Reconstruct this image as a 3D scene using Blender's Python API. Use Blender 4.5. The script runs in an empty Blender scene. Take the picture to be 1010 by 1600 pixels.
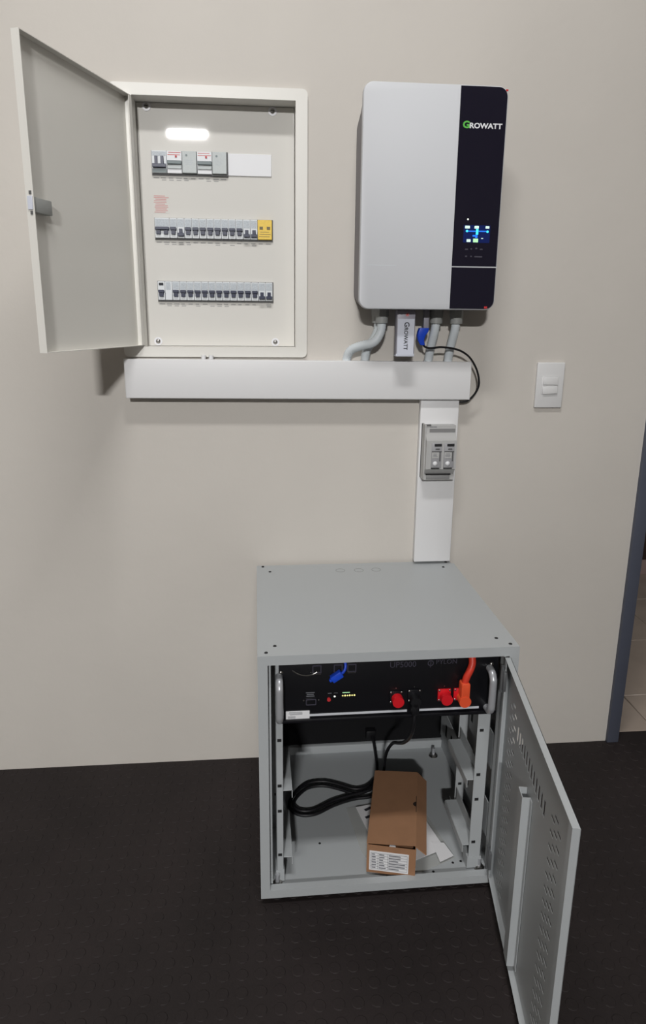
import bpy, bmesh, math, random
from mathutils import Vector, Matrix
random.seed(7)
sc = bpy.context.scene
COL = sc.collection
PI = math.pi

# ------------------------------------------------------------------ camera
cam_d = bpy.data.cameras.new('camera')
cam = bpy.data.objects.new('camera', cam_d); COL.objects.link(cam)
cam_d.sensor_fit = 'HORIZONTAL'; cam_d.sensor_width = 36.0
cam_d.lens = 1057.117 / 1010 * 36.0
cam_d.shift_y = -41.0 / 1010
cam_d.clip_start = 0.02
_R = Vector((0.9959812, -0.08907923, 0.00929222))
_U = Vector((0.01279012, 0.24415281, 0.96965242))
_F = Vector((0.08864461, 0.96563673, -0.24431094))
cam.matrix_world = Matrix(((_R.x, _U.x, -_F.x, 0.0), (_R.y, _U.y, -_F.y, -1.77516),
                           (_R.z, _U.z, -_F.z, 1.28538), (0, 0, 0, 1)))
sc.camera = cam
# ------------------------------------------------------------------ view / world / lamps
vs = sc.view_settings
vs.view_transform = 'Standard'; vs.look = 'None'; vs.gamma = 1.0; vs.exposure = 0.0
vs.use_curve_mapping = False
w = bpy.data.worlds.new('world'); sc.world = w; w.use_nodes = True
w.node_tree.nodes['Background'].inputs[0].default_value = (0.9, 0.95, 1, 1)
w.node_tree.nodes['Background'].inputs[1].default_value = 0.0


def area_lamp(name, loc, sx, sy, power, tilt=0.0, beam=180.0, color=(1, 0.99, 0.98)):
    d = bpy.data.lights.new(name, 'AREA'); d.shape = 'RECTANGLE'
    d.size = sx; d.size_y = sy; d.energy = power; d.color = color
    d.spread = math.radians(beam)
    o = bpy.data.objects.new(name, d); COL.objects.link(o); o.location = loc
    o.rotation_euler = (tilt, 0, 0)
    return o


area_lamp('ceiling_lamp_rear', (-0.76, -6.2, 3.16), 0.40, 0.045, 62, math.radians(64), 100)
area_lamp('ceiling_lamp_near', (-0.05, -1.40, 3.34), 0.80, 0.20, 34)
area_lamp('passage_fill_light', (2.2, 1.6, 2.50), 0.5, 0.5, 3.5)  # added fill light for the passage, no actual fixture there


# ------------------------------------------------------------------ materials
def lin(c):
    return tuple(((v / 255) / 12.92 if v / 255 <= 0.04045 else (((v / 255) + 0.055) / 1.055) ** 2.4) for v in c)


def mat(name, rgb, rough=0.5, metal=0.0, spec=0.5, var=0.0, vscale=6.0, bump=0.0, bscale=200.0,
        emit=None, estr=0.0, coat=0.0, alpha=1.0, trans=0.0, detail=4.0):
    m = bpy.data.materials.new(name); m.use_nodes = True
    nt = m.node_tree; b = nt.nodes['Principled BSDF']
    c = lin(rgb)
    b.inputs['Base Color'].default_value = (*c, 1)
    b.inputs['Roughness'].default_value = rough
    b.inputs['Metallic'].default_value = metal
    b.inputs['Specular IOR Level'].default_value = spec
    if coat: b.inputs['Coat Weight'].default_value = coat; b.inputs['Coat Roughness'].default_value = 0.08
    if alpha < 1: b.inputs['Alpha'].default_value = alpha
    if trans: b.inputs['Transmission Weight'].default_value = trans
    if emit is not None:
        b.inputs['Emission Color'].default_value = (*lin(emit), 1)
        b.inputs['Emission Strength'].default_value = estr
    if var or bump:
        tc = nt.nodes.new('ShaderNodeTexCoord')
    if var:
        n = nt.nodes.new('ShaderNodeTexNoise'); n.inputs['Scale'].default_value = vscale
        n.inputs['Detail'].default_value = detail
        nt.links.new(tc.outputs['Object'], n.inputs['Vector'])
        r = nt.nodes.new('ShaderNodeValToRGB')
        r.color_ramp.elements[0].position = 0.3; r.color_ramp.elements[1].position = 0.7
        r.color_ramp.elements[0].color = (*[v * (1 - var) for v in c], 1)
        r.color_ramp.elements[1].color = (*[min(1, v * (1 + var)) for v in c], 1)
        nt.links.new(n.outputs['Fac'], r.inputs['Fac'])
        nt.links.new(r.outputs['Color'], b.inputs['Base Color'])
    if bump:
        n2 = nt.nodes.new('ShaderNodeTexNoise'); n2.inputs['Scale'].default_value = bscale
        n2.inputs['Detail'].default_value = 3
        nt.links.new(tc.outputs['Object'], n2.inputs['Vector'])
        bp = nt.nodes.new('ShaderNodeBump'); bp.inputs['Strength'].default_value = bump
        bp.inputs['Distance'].default_value = 0.002
        nt.links.new(n2.outputs['Fac'], bp.inputs['Height'])
        nt.links.new(bp.outputs['Normal'], b.inputs['Normal'])
    return m


M = dict(
    wall=mat('wall_paint', (201, 196, 189), 0.6, spec=0.3, var=0.03, vscale=2.6, bump=0.25, bscale=45),
    ceil=mat('ceiling_paint', (225, 224, 220), 0.8),
    rubber=mat('floor_rubber', (38, 32, 32), 0.68, spec=0.3, var=0.30, vscale=2.6, bump=0.15, bscale=260),
    steelframe=mat('door_frame_paint', (80, 84, 97), 0.45, var=0.05, vscale=5),
    tile=mat('floor_tile', (178, 164, 152), 0.25, var=0.10, vscale=5),
    grout=mat('grout', (110, 100, 92), 0.9),
    cream=mat('enclosure_cream', (221, 219, 213), 0.38, spec=0.5, bump=0.05, bscale=500),
    creampanel=mat('enclosure_panel', (218, 216, 211), 0.022, spec=0.28, bump=0.003, bscale=160),
    white=mat('pvc_white', (222, 222, 223), 0.42, bump=0.02, bscale=300),
    invwhite=mat('inverter_white', (204, 206, 210), 0.5, spec=0.3),
    invgrey=mat('inverter_body', (126, 123, 127), 0.55),
    black=mat('inverter_black', (30, 28, 40), 0.12, spec=0.5),
    blackline=mat('gap_black', (26, 26, 28), 0.7),
    cab=mat('cabinet_grey', (173, 177, 179), 0.42, spec=0.4, bump=0.08, bscale=900),
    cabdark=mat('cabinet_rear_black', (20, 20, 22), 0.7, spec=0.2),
    batt=mat('battery_black', (17, 17, 21), 0.35, spec=0.4),
    chrome=mat('chrome', (176, 178, 182), 0.30, metal=0.35),
    zinc=mat('zinc_screw', (165, 163, 160), 0.3, metal=1.0),
    brk=mat('breaker_grey', (218, 222, 225), 0.45),
    brkprint=mat('breaker_print', (184, 191, 197), 0.5, var=0.14, vscale=420),
    brkside=mat('breaker_gap', (92, 92, 92), 0.6),
    toggle=mat('toggle_blue', (26, 34, 64), 0.4),
    togglegrey=mat('slider_grey', (108, 120, 122), 0.45),
    modgrey=mat('module_grey', (190, 196, 196), 0.5, var=0.04, vscale=300),
    yellow=mat('surge_yellow', (232, 196, 70), 0.45, var=0.06, vscale=200),
    olive=mat('surge_window', (92, 78, 22), 0.4),
    redprint=mat('red_print', (206, 140, 140), 0.7),
    redstrip=mat('red_line', (200, 110, 108), 0.6),
    ink=mat('print_ink', (110, 112, 118), 0.7),
    softink=mat('print_faint', (158, 158, 158), 0.7),
    darkink=mat('print_dark', (46, 48, 54), 0.7),
    blank=mat('blank_cover', (224, 225, 228), 0.45),
    logogreen=mat('logo_green', (92, 190, 74), 0.4),
    logowhite=mat('logo_white', (228, 228, 232), 0.4),
    iconfaint=mat('icon_faint', (66, 64, 76), 0.4),
    screen=mat('display_glass', (18, 26, 62), 0.15, emit=(20, 34, 92), estr=0.5),
    cyan=mat('display_cyan', (60, 200, 240), 0.4, emit=(60, 205, 245), estr=1.0),
    blueglow=mat('display_blue', (30, 110, 210), 0.4, emit=(24, 96, 210), estr=0.9),
    icong=mat('display_icon', (200, 225, 215), 0.4, emit=(190, 220, 205), estr=0.7),
    icony=mat('display_icon_green', (170, 220, 170), 0.4, emit=(165, 225, 165), estr=0.7),
    led=mat('led_white', (235, 240, 235), 0.4, emit=(235, 240, 225), estr=1.0),
    ledy=mat('led_yellow', (240, 232, 150), 0.4, emit=(245, 235, 150), estr=0.9),
    redtab=mat('red_tab', (190, 44, 48), 0.5),
    conduit=mat('conduit_grey', (212, 219, 223), 0.45),
    gland=mat('gland_grey', (150, 152, 150), 0.5),
    dongle=mat('dongle_white', (206, 210, 222), 0.4),
    donglegrey=mat('dongle_grey', (150, 148, 158), 0.45),
    bluecap=mat('plug_blue', (26, 74, 206), 0.4),
    cord=mat('cord_black', (20, 20, 23), 0.45, spec=0.4),
    fuse=mat('fuse_grey', (178, 178, 177), 0.5),
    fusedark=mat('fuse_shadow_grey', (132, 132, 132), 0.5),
    fuselid=mat('fuse_clear', (158, 158, 161), 0.25),
    switch=mat('switch_white', (214, 214, 214), 0.4),
    red=mat('connector_red', (206, 22, 34), 0.4),
    orange=mat('connector_orange', (226, 84, 48), 0.4),
    orangered=mat('cable_orange_red', (206, 58, 40), 0.4),
    card=mat('cardboard', (152, 112, 82), 0.85, var=0.05, vscale=30, bump=0.1, bscale=350),
    cardin=mat('cardboard_inside', (128, 92, 66), 0.9),
    paper=mat('paper_white', (226, 226, 228), 0.7),
    strip=mat('strip_silver', (205, 208, 214), 0.4),
    brown=mat('dark_brown_wood', (58, 44, 40), 0.5, var=0.2, vscale=8),
    pale=mat('pale_plinth', (150, 130, 126), 0.5),
    stop=mat('hinge_metal', (120, 122, 124), 0.4, metal=0.6),
)
# clear plastic film for the bag
pm = bpy.data.materials.new('clear_film'); pm.use_nodes = True
_nt = pm.node_tree; _b = _nt.nodes['Principled BSDF']
_b.inputs['Base Color'].default_value = (*lin((205, 204, 196)), 1)
_b.inputs['Roughness'].default_value = 0.12; _b.inputs['Alpha'].default_value = 0.26
M['film'] = pm


# ------------------------------------------------------------------ mesh helpers
class MB:
    def __init__(s): s.bm = bmesh.new()

    def box(s, x0, x1, y0, y1, z0, z1, bev=0.0, seg=2, xf=None):
        g = bmesh.ops.create_cube(s.bm, size=1.0)
        vv = g['verts']
        for v in vv:
            v.co = Vector((x0 + (v.co.x + .5) * (x1 - x0), y0 + (v.co.y + .5) * (y1 - y0), z0 + (v.co.z + .5) * (z1 - z0)))
        if bev > 0:
            es = list({e for v in vv for e in v.link_edges})
            r = bmesh.ops.bevel(s.bm, geom=es, offset=bev, segments=seg, affect='EDGES', profile=0.5)
            vv = list({v for f in r['faces'] for v in f.verts} | {v for v in vv if v.is_valid})
        if xf is not None:
            for v in vv: v.co = xf @ v.co
        return s

    def cyl(s, p0, p1, r, n=20, r2=None, bev=0.0):
        p0 = Vector(p0); p1 = Vector(p1); d = p1 - p0
        q = Vector((0, 0, 1)).rotation_difference(d.normalized())
        r2 = r if r2 is None else r2
        a = [s.bm.verts.new(p0 + q @ Vector((r * math.cos(2 * PI * i / n), r * math.sin(2 * PI * i / n), 0))) for i in range(n)]
        b = [s.bm.verts.new(p1 + q @ Vector((r2 * math.cos(2 * PI * i / n), r2 * math.sin(2 * PI * i / n), 0))) for i in range(n)]
        for i in range(n):
            j = (i + 1) % n; s.bm.faces.new((a[i], a[j], b[j], b[i]))
        s.bm.faces.new(a[::-1]); s.bm.faces.new(b)
        return s

    def tube(s, pts, r, n=10, sub=8, rib=0.0, close=False):
        P = smooth_path([Vector(p) for p in pts], sub) if sub > 1 else [Vector(p) for p in pts]
        rings = []
        t0 = (P[1] - P[0]).normalized()
        nrm = t0.orthogonal().normalized()
        for i, p in enumerate(P):
            t = (P[min(i + 1, len(P) - 1)] - P[max(i - 1, 0)]).normalized()
            nrm = (nrm - t * nrm.dot(t)).normalized(); bn = t.cross(nrm)
            rr = r * (1 - rib * (i % 2)) if rib else r
            rings.append([s.bm.verts.new(p + (nrm * math.cos(2 * PI * k / n) + bn * math.sin(2 * PI * k / n)) * rr) for k in range(n)])
        for a, b in zip(rings, rings[1:]):
            for k in range(n):
                j = (k + 1) % n; s.bm.faces.new((a[k], a[j], b[j], b[k]))
        s.bm.faces.new(rings[0][::-1]); s.bm.faces.new(rings[-1])
        return s

    def prism(s, poly, y0, y1, bev=0.0, seg=2, axis='y'):
        def P(u, v, w):
            return (u, w, v) if axis == 'y' else ((w, u, v) if axis == 'x' else (u, v, w))
        a = [s.bm.verts.new(P(u, v, y0)) for u, v in poly]
        b = [s.bm.verts.new(P(u, v, y1)) for u, v in poly]
        n = len(poly); fs = []
        for i in range(n):
            j = (i + 1) % n; fs.append(s.bm.faces.new((a[i], a[j], b[j], b[i])))
        fa = s.bm.faces.new(a[::-1]); fb = s.bm.faces.new(b)
        if bev > 0:
            es = list(fa.edges)
            bmesh.ops.bevel(s.bm, geom=es, offset=bev, segments=seg, affect='EDGES', profile=0.5)
        return s

    def ring(s, outer, inner, y0, y1, axis='y'):
        """plate with a hole: two loops of the same vertex count"""
        def P(u, v, w):
            return (u, w, v) if axis == 'y' else (u, v, w)
        n = len(outer); L = []
        for lp, y in ((outer, y0), (inner, y0), (outer, y1), (inner, y1)):
            L.append([s.bm.verts.new(P(u, v, y)) for u, v in lp])
        o0, i0, o1, i1 = L
        for k in range(n):
            j = (k + 1) % n
            s.bm.faces.new((o0[k], o0[j], i0[j], i0[k])); s.bm.faces.new((o1[j], o1[k], i1[k], i1[j]))
            s.bm.faces.new((o0[j], o0[k], o1[k], o1[j])); s.bm.faces.new((i0[k], i0[j], i1[j], i1[k]))
        return s

    def quad(s, *ps):
        s.bm.faces.new([s.bm.verts.new(p) for p in ps]); return s

    def loft(s, loops, cap=True):
        R = [[s.bm.verts.new(p) for p in lp] for lp in loops]
        n = len(R[0])
        for a, b in zip(R, R[1:]):
            for k in range(n):
                j = (k + 1) % n; s.bm.faces.new((a[k], a[j], b[j], b[k]))
        if cap: s.bm.faces.new(R[0][::-1]); s.bm.faces.new(R[-1])
        return s

    def dome(s, c, r, h, axis=(0, 0, 1), n=14, rings=4):
        c = Vector(c); q = Vector((0, 0, 1)).rotation_difference(Vector(axis).normalized())
        prev = None
        for k in range(rings + 1):
            a = k / rings * PI / 2
            if k == rings:
                t = s.bm.verts.new(c + q @ Vector((0, 0, h)))
                for i in range(n): s.bm.faces.new((prev[i], prev[(i + 1) % n], t))
                break
            cur = [s.bm.verts.new(c + q @ Vector((r * math.cos(a) * math.cos(2 * PI * i / n), r * math.cos(a) * math.sin(2 * PI * i / n), h * math.sin(a)))) for i in range(n)]
            if prev:
                for i in range(n): s.bm.faces.new((prev[i], prev[(i + 1) % n], cur[(i + 1) % n], cur[i]))
            else: s.bm.faces.new(cur[::-1])
            prev = cur
        return s

    def xform(s, m):
        for v in s.bm.verts: v.co = m @ v.co
        return s

    def mesh(s, name, m, smooth=True, angle=38):
        bmesh.ops.recalc_face_normals(s.bm, faces=s.bm.faces)
        me = bpy.data.meshes.new(name); s.bm.to_mesh(me); s.bm.free()
        me.materials.append(M[m] if isinstance(m, str) else m)
        if smooth:
            me.shade_smooth(); me.set_sharp_from_angle(angle=math.radians(angle))
        return me


def smooth_path(P, sub):
    out = []
    n = len(P)
    for i in range(n - 1):
        p0 = P[max(i - 1, 0)]; p1 = P[i]; p2 = P[i + 1]; p3 = P[min(i + 2, n - 1)]
        for k in range(sub):
            t = k / sub
            out.append(0.5 * ((2 * p1) + (p2 - p0) * t + (2 * p0 - 5 * p1 + 4 * p2 - p3) * t * t + (3 * p1 - p0 - 3 * p2 + p3) * t ** 3))
    out.append(P[-1])
    return out


def rrect(x0, x1, z0, z1, r, n=6, radii=None):
    """rounded rectangle loop, counter-clockwise; radii = (bl, br, tr, tl)"""
    rr = radii or (r, r, r, r); out = []
    for (cx, cz, a0, rad) in ((x0 + rr[0], z0 + rr[0], PI, rr[0]), (x1 - rr[1], z0 + rr[1], 1.5 * PI, rr[1]),
                              (x1 - rr[2], z1 - rr[2], 0, rr[2]), (x0 + rr[3], z1 - rr[3], .5 * PI, rr[3])):
        for k in range(n + 1):
            a = a0 + k / n * PI / 2
            out.append((cx + rad * math.cos(a), cz + rad * math.sin(a)))
    return out


def put(name, mb, m, parent=None, smooth=True, angle=38, local=None):
    """link the mesh as one object; parts of a thing with its origin elsewhere keep world coordinates"""
    me = mb if isinstance(mb, bpy.types.Mesh) else mb.mesh(name, m, smooth, angle)
    o = bpy.data.objects.new(name, me); COL.objects.link(o)
    if parent is not None:
        o.parent = parent
        if parent.type == 'EMPTY' and not parent.get('_local'):
            o.matrix_parent_inverse = Matrix.Translation(-Vector(parent.location))
    return o


def thing(name, label, cat, loc=(0, 0, 0), rotz=0.0, group=None, local=False):
    o = bpy.data.objects.new(name, None); COL.objects.link(o)
    o.empty_display_size = 0.05
    o.location = loc; o.rotation_euler = (0, 0, rotz)
    o['label'] = label; o['category'] = cat
    if group: o['group'] = group
    if local: o['_local'] = 1
    return o


def tag(o, label, cat, group=None):
    o['label'] = label; o['category'] = cat
    if group: o['group'] = group
    return o


def struct(name, mb, m, parent=None, smooth=False):
    o = put(name, mb, m, parent, smooth)
    if parent is None: o['kind'] = 'structure'
    return o


def text(name, body, size, m, parent, mtx, extrude=0.0003, offset=0.0, sx=1.0, shear=0.0, align='LEFT'):
    """lettering converted to mesh; mtx maps the text plane (x right, y up, z to the viewer) to the parent space"""
    cu = bpy.data.curves.new(name, 'FONT'); cu.body = body; cu.size = size; cu.extrude = extrude
    cu.offset = offset; cu.shear = shear; cu.align_x = align; cu.resolution_u = 3
    t = bpy.data.objects.new(name + '_tmp', cu); COL.objects.link(t)
    dg = bpy.context.evaluated_depsgraph_get()
    me = bpy.data.meshes.new_from_object(t.evaluated_get(dg))
    bpy.data.objects.remove(t)
    me.transform(mtx @ Matrix.Diagonal((sx, 1, 1, 1)))
    me.materials.clear(); me.materials.append(M[m]); me.name = name
    return put(name, me, m, parent)


FRONT = Matrix(((1, 0, 0, 0), (0, 0, -1, 0), (0, 1, 0, 0), (0, 0, 0, 1)))      # text facing -y


def front_at(x, y, z, rot=0.0):
    return Matrix.Translation((x, y, z)) @ FRONT @ Matrix.Rotation(rot, 4, 'Z')


# ================================================================== THE SETTING
XL, XR, YF, ZC = -2.6, 3.0, -7.4, 3.4
DBH = (-0.300, 0.097, 1.196, 1.784)      # hole for the flush enclosure
DOOR = (1.06, 1.98, 0.0, 2.06)           # structural doorway
T = 0.16
# wall_back: front skin with both openings, reveals and back skin
mb = MB()
xs = [XL, DBH[0], DBH[1], DOOR[0], DOOR[1], XR]; zs = [0, DBH[2], DBH[3], DOOR[3], ZC]
for i in range(5):
    for j in range(4):
        xm = (xs[i] + xs[i + 1]) / 2; zm = (zs[j] + zs[j + 1]) / 2
        indb = DBH[0] < xm < DBH[1] and DBH[2] < zm < DBH[3]
        indr = DOOR[0] < xm < DOOR[1] and zm < DOOR[3]
        if not (indb or indr):
            mb.quad((xs[i], 0, zs[j]), (xs[i + 1], 0, zs[j]), (xs[i + 1], 0, zs[j + 1]), (xs[i], 0, zs[j + 1]))
        if not indr:
            mb.quad((xs[i], T, zs[j]), (xs[i], T, zs[j + 1]), (xs[i + 1], T, zs[j + 1]), (xs[i + 1], T, zs[j]))
x0, x1, z0, z1 = DBH; d = 0.10
mb.quad((x0, 0, z0), (x1, 0, z0), (x1, d, z0), (x0, d, z0)); mb.quad((x0, 0, z1), (x0, d, z1), (x1, d, z1), (x1, 0, z1))
mb.quad((x0, 0, z0), (x0, d, z0), (x0, d, z1), (x0, 0, z1)); mb.quad((x1, 0, z0), (x1, 0, z1), (x1, d, z1), (x1, d, z0))
mb.quad((x0, d, z0), (x1, d, z0), (x1, d, z1), (x0, d, z1))
x0, x1, z0, z1 = DOOR
mb.quad((x0, 0, 0), (x0, 0, z1), (x0, T, z1), (x0, T, 0)); mb.quad((x1, 0, 0), (x1, T, 0), (x1, T, z1), (x1, 0, z1))
mb.quad((x0, 0, z1), (x1, 0, z1), (x1, T, z1), (x0, T, z1))
bmesh.ops.remove_doubles(mb.bm, verts=mb.bm.verts, dist=1e-5)
struct('wall_back', mb, 'wall')
struct('wall_left', MB().box(XL - .1, XL, YF, 0.0, 0, ZC), 'wall')
struct('wall_right', MB().box(XR, XR + .1, YF, 0.0, 0, ZC), 'wall')
struct('wall_front', MB().box(XL, XR, YF - .1, YF, 0, ZC), 'wall')
struct('ceiling', MB().box(XL, XR, YF, T, ZC, ZC + .05), 'ceil')
fl = struct('floor', MB().box(XL, XR, YF, 0.04, -0.03, 0.0), 'rubber')
# raised round studs of the rubber sheet
PITCH = 0.0374
vs_, fs_ = [], []
ny = int(1.55 / PITCH); nx = int(3.6 / PITCH)
for j in range(ny):
    for i in range(nx):
        cx = -1.55 + i * PITCH; cy = -0.016 - j * PITCH
        if cx > 1.06 - .014 or cy < -.02 or True:
            b = len(vs_)
            for (r, z) in ((0.0132, 0.0), (0.0118, 0.0011)):
                for k in range(10):
                    a = 2 * PI * k / 10
                    vs_.append((cx + r * math.cos(a), cy + r * math.sin(a), z))
            for k in range(10):
                q = (k + 1) % 10
                fs_.append((b + k, b + q, b + 10 + q, b + 10 + k))
            fs_.append(tuple(b + 10 + k for k in range(10)))
me = bpy.data.meshes.new('stud_relief'); me.from_pydata(vs_, [], fs_); me.materials.append(M['rubber'])
st = put('stud_relief', me, 'rubber', fl); st['kind'] = 'stuff'
# steel door frame
mb = MB()
fo = [(1.045, 0.0), (1.998, 0.0), (1.998, 2.075), (1.045, 2.075)]
x0, x1, zt = 1.060, 1.980, 2.060
for (a, b) in ((x0, x0 + .037), (x1 - .037, x1)):
    mb.box(a, b, -0.012, T + .012, 0.0, zt, 0.003)
mb.box(x0 + .037, x1 - .037, -0.012, T + .012, zt - .037, zt, 0.003)
o = struct('trim_1', mb, 'steelframe', smooth=True)
# passage beyond the doorway
fl2 = struct('floor', MB().box(0.2, 3.6, 0.04, 2.8, -0.03, -0.004), 'grout')
tw = 0.40
tm = MB().box(-tw / 2 + .002, tw / 2 - .002, -tw / 2 + .002, tw / 2 - .002, -0.006, 0.0, 0.0012, 1).mesh('tile', 'tile')
for i in range(-1, 6):
    for j in range(0, 7):
        cx = 1.2506 - tw / 2 + i * tw; cy = 0.245 - tw / 2 + j * tw
        if j == 0:      # cut row at the threshold
            mm = MB().box(-tw / 2 + .002, tw / 2 - .002, -0.002, tw / 2 - .002, -0.006, 0.0, 0.0012, 1).mesh('tile', 'tile')
        else: mm = tm
        t_ = put('tile', mm, 'tile', fl2); t_.location = (cx, cy, 0)
struct('wall_far', MB().box(0.2, 3.6, 2.6, 2.7, 0, ZC), 'wall')
struct('wall_passage', MB().box(0.3, 0.4, T, 2.6, 0, ZC), 'wall')
struct('wall_passage_end', MB().box(3.5, 3.6, T, 2.6, 0, ZC), 'wall')
struct('ceiling', MB().box(0.2, 3.6, T, 2.7, ZC, ZC + .05), 'ceil')
cb = thing('cupboard', 'dark brown cupboard on pale plinth, seen through the doorway', 'cupboard', (2.05, 1.5, 0))
put('carcass', MB().box(1.72, 2.6, 1.32, 1.75, 0.09, 1.25, 0.004), 'brown', cb)
put('plinth', MB().box(1.73, 2.59, 1.345, 1.74, 0.0, 0.09, 0.002), 'pale', cb)
for (a, b) in ((1.725, 2.155), (2.163, 2.595)):
    dd = put('door', MB().box(a, b, 1.300, 1.319, 0.10, 1.24, 0.004), 'brown', cb)
    put('handle', MB().cyl((b - .03, 1.285, .68), (b - .03, 1.285, .80), 0.005, 10), 'zinc', dd)

# ================================================================== DISTRIBUTION BOARD
db = thing('distribution_board', 'cream metal distribution board set in the wall with its door open', 'distribution board', (-0.11, 0, 1.18))
OX0, OX1, OZ0, OZ1 = -0.342, 0.117, 1.180, 1.800
IX0, IX1, IZ0, IZ1 = -0.291, 0.0885, 1.2045, 1.7745
PY = 0.0435                                    # inner cover plate
mb = MB()
outer = rrect(OX0, OX1, OZ0, OZ1, 0.012, 5); inner = rrect(IX0, IX1, IZ0, IZ1, 0.0012, 5)
mb.ring(outer, inner, -0.012, 0.0)
es = [e for e in mb.bm.edges if all(abs(v.co.y + .012) < 1e-6 for v in e.verts) and
      any(abs(v.co.x - OX0) < 1e-4 or abs(v.co.x - OX1) < 1e-4 or abs(v.co.z - OZ0) < 1e-4 or abs(v.co.z - OZ1) < 1e-4 for v in e.verts)
      and e.is_manifold and min(f.normal.length for f in e.link_faces) >= 0]
put('frame', mb, 'cream', db)
mb = MB()
mb.ring(rrect(IX0 - .0015, IX1 + .0015, IZ0 - .0015, IZ1 + .0015, .001, 2), rrect(IX0, IX1, IZ0, IZ1, .0008, 2), -0.0005, 0.085)
put('box_lining', mb, 'cream', db)
put('cover_plate', MB().box(IX0 + .001, IX1 - .001, PY, PY + .003, IZ0 + .001, IZ1 - .001), 'creampanel', db)
for (x, z) in ((-0.2655, 1.7655), (0.0350, 1.7640), (-0.2645, 1.2165), (0.0375, 1.2160)):
    s_ = put('screw', MB().dome((x, PY - .0008, z), 0.0062, 0.004, (0, -1, 0)), 'zinc', db)
    put('washer', MB().cyl((x, PY, z), (x, PY - .0016, z), .0104, 20), 'logowhite', s_)
    put('screw_slot', MB().box(x - .004, x + .004, PY - .0054, PY - .0042, z - .0009, z + .0009), 'darkink', s_)
MW = 0.0181; RX = -0.2583; BY = 0.0345          # module width, row start, breaker face
rows = {1: (1.6675, 0.050), 2: (1.5150, 0.0465), 3: (1.3650, 0.0455)}
xr = lambda k: RX + k * MW


def strip_lines(mbx, x0, x1, z0, z1, n, y, rnd=True, frac=0.5):
    h = (z1 - z0) / n
    for k in range(n):
        a = x0 + (random.random() * .12 if rnd else 0) * (x1 - x0)
        b = x1 - (random.random() * .3 if rnd else 0) * (x1 - x0)
        zc = z1 - (k + .5) * h
        mbx.box(a, b, y - .0002, y, zc - h * frac / 2, zc + h * frac / 2)


for r, (zt, h) in rows.items():
    zb = zt - h
    nmod = 10 if r == 1 else 16
    put('row_cutout_shade', MB().box(RX - .0012, xr(nmod) + .0022, PY - .0025, PY + .001, zb - .0042, zt + .001), 'brkside', db)  # grey cutout gap, wider below and right to imitate the breakers' shadow
    labs = MB()
    for k in range(nmod):
        xa = xr(k)
        if random.random() < .85:
            labs.box(xa + .002, xa + MW - .002 - random.random() * .006, PY - .0003, PY, zb - .0105, zb - .0085)
        if random.random() < .35 or k in (1,):
            labs.box(xa + .003, xa + MW - .004, PY - .0003, PY, zb - .0150, zb - .0132)
    put('circuit_lettering', labs, 'softink', db)['kind'] = 'stuff'


def up_toggle(xa, n, zt, h, m='toggle', body=None):
    mb = MB(); c = xa + n * MW / 2
    w_ = .0072 if n == 1 else MW * .92
    mb.box(c - w_, c + w_, BY - .0075, BY + .002, zt - h * .60, zt - h * .46, .0006, 1)
    for q in ([c] if n == 1 else [c - MW / 2, c + MW / 2]):
        mb.box(q - .0052, q + .0052, BY - .0048, BY + .002, zt - h * .82, zt - h * .585, .0005, 1)
    return put('toggle', mb, m, body)


def down_toggle(xa, n, zt, h, m='toggle', body=None):
    mb = MB(); c = xa + n * MW / 2
    w_ = .0074 if n == 1 else MW * .92
    mb.box(c - w_, c + w_, BY - .0075, BY + .002, zt - h * .90, zt - h * .74, .0006, 1)
    for q in ([c] if n == 1 else [c - MW / 2, c + MW / 2]):
        mb.box(q - .0042, q + .0042, BY - .0048, BY + .002, zt - h * .75, zt - h * .53, .0005, 1)
    return put('toggle', mb, m, body)


def breaker(r, k, n, state, name='circuit_breaker', bodym='brk'):
    zt, h = rows[r]; xa = xr(k); zb = zt - h
    b = put(name, MB().box(xa + .0003, xa + n * MW - .0003, BY, PY + .001, zb, zt, .0008, 1), bodym, db)
    if state in ('up', 'down'):
        put('print_panel', MB().box(xa + .0015, xa + n * MW - .0015, BY - .0004, BY + .001, zt - h * .43, zt - h * .05), 'brkprint', b)
        (up_toggle if state == 'up' else down_toggle)(xa, n, zt, h, body=b)
    return b


# row 1
zt, h = rows[1]; zb = zt - h
b = breaker(1, 0, 2, None)
put('print_panel', MB().box(xr(0) + .0015, xr(2) - .0015, BY - .0004, BY + .001, zt - h * .24, zt - h * .04), 'brkprint', b)
put('lower_shroud', MB().box(xr(0) + .001, xr(2) - .001, BY - .001, BY + .001, zb + .001, zb + h * .2), 'togglegrey', b)
mb = MB()
mb.box(xr(0) + .002, xr(2) - .002, BY - .0075, BY + .002, zt - h * .76, zt - h * .60, .0006, 1)
for q in (.6, 1.4):
    mb.box(xr(q) - .0035, xr(q) + .0035, BY - .005, BY + .002, zt - h * .62, zt - h * .25, .0005, 1)
put('toggle', mb, 'toggle', b)
for k in (2, 6):
    b = breaker(1, k, 2, None, 'earth_leakage_unit', 'blank')
    mb = MB(); strip_lines(mb, xr(k) + .002, xr(k + 2) - .002, zt - h * .22, zt - h * .02, 2, BY, frac=.3)
    put('red_print', mb, 'redstrip', b)
    put('test_button', MB().box(xr(k) + .020, xr(k) + .0245, BY - .002, BY + .001, zt - h * .29, zt - h * .20, .0004, 1), 'redtab', b)
    put('slider', MB().box(xr(k) + .0015, xr(k + 2) - .001, BY - .007, BY + .001, zt - h * .60, zt - h * .44, .0007, 1), 'togglegrey', b)
    put('slider_lower', MB().box(xr(k) + .0015, xr(k + 2) - .001, BY - .003, BY + .001, zt - h * .80, zt - h * .62, .0007, 1), 'modgrey', b)
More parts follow.
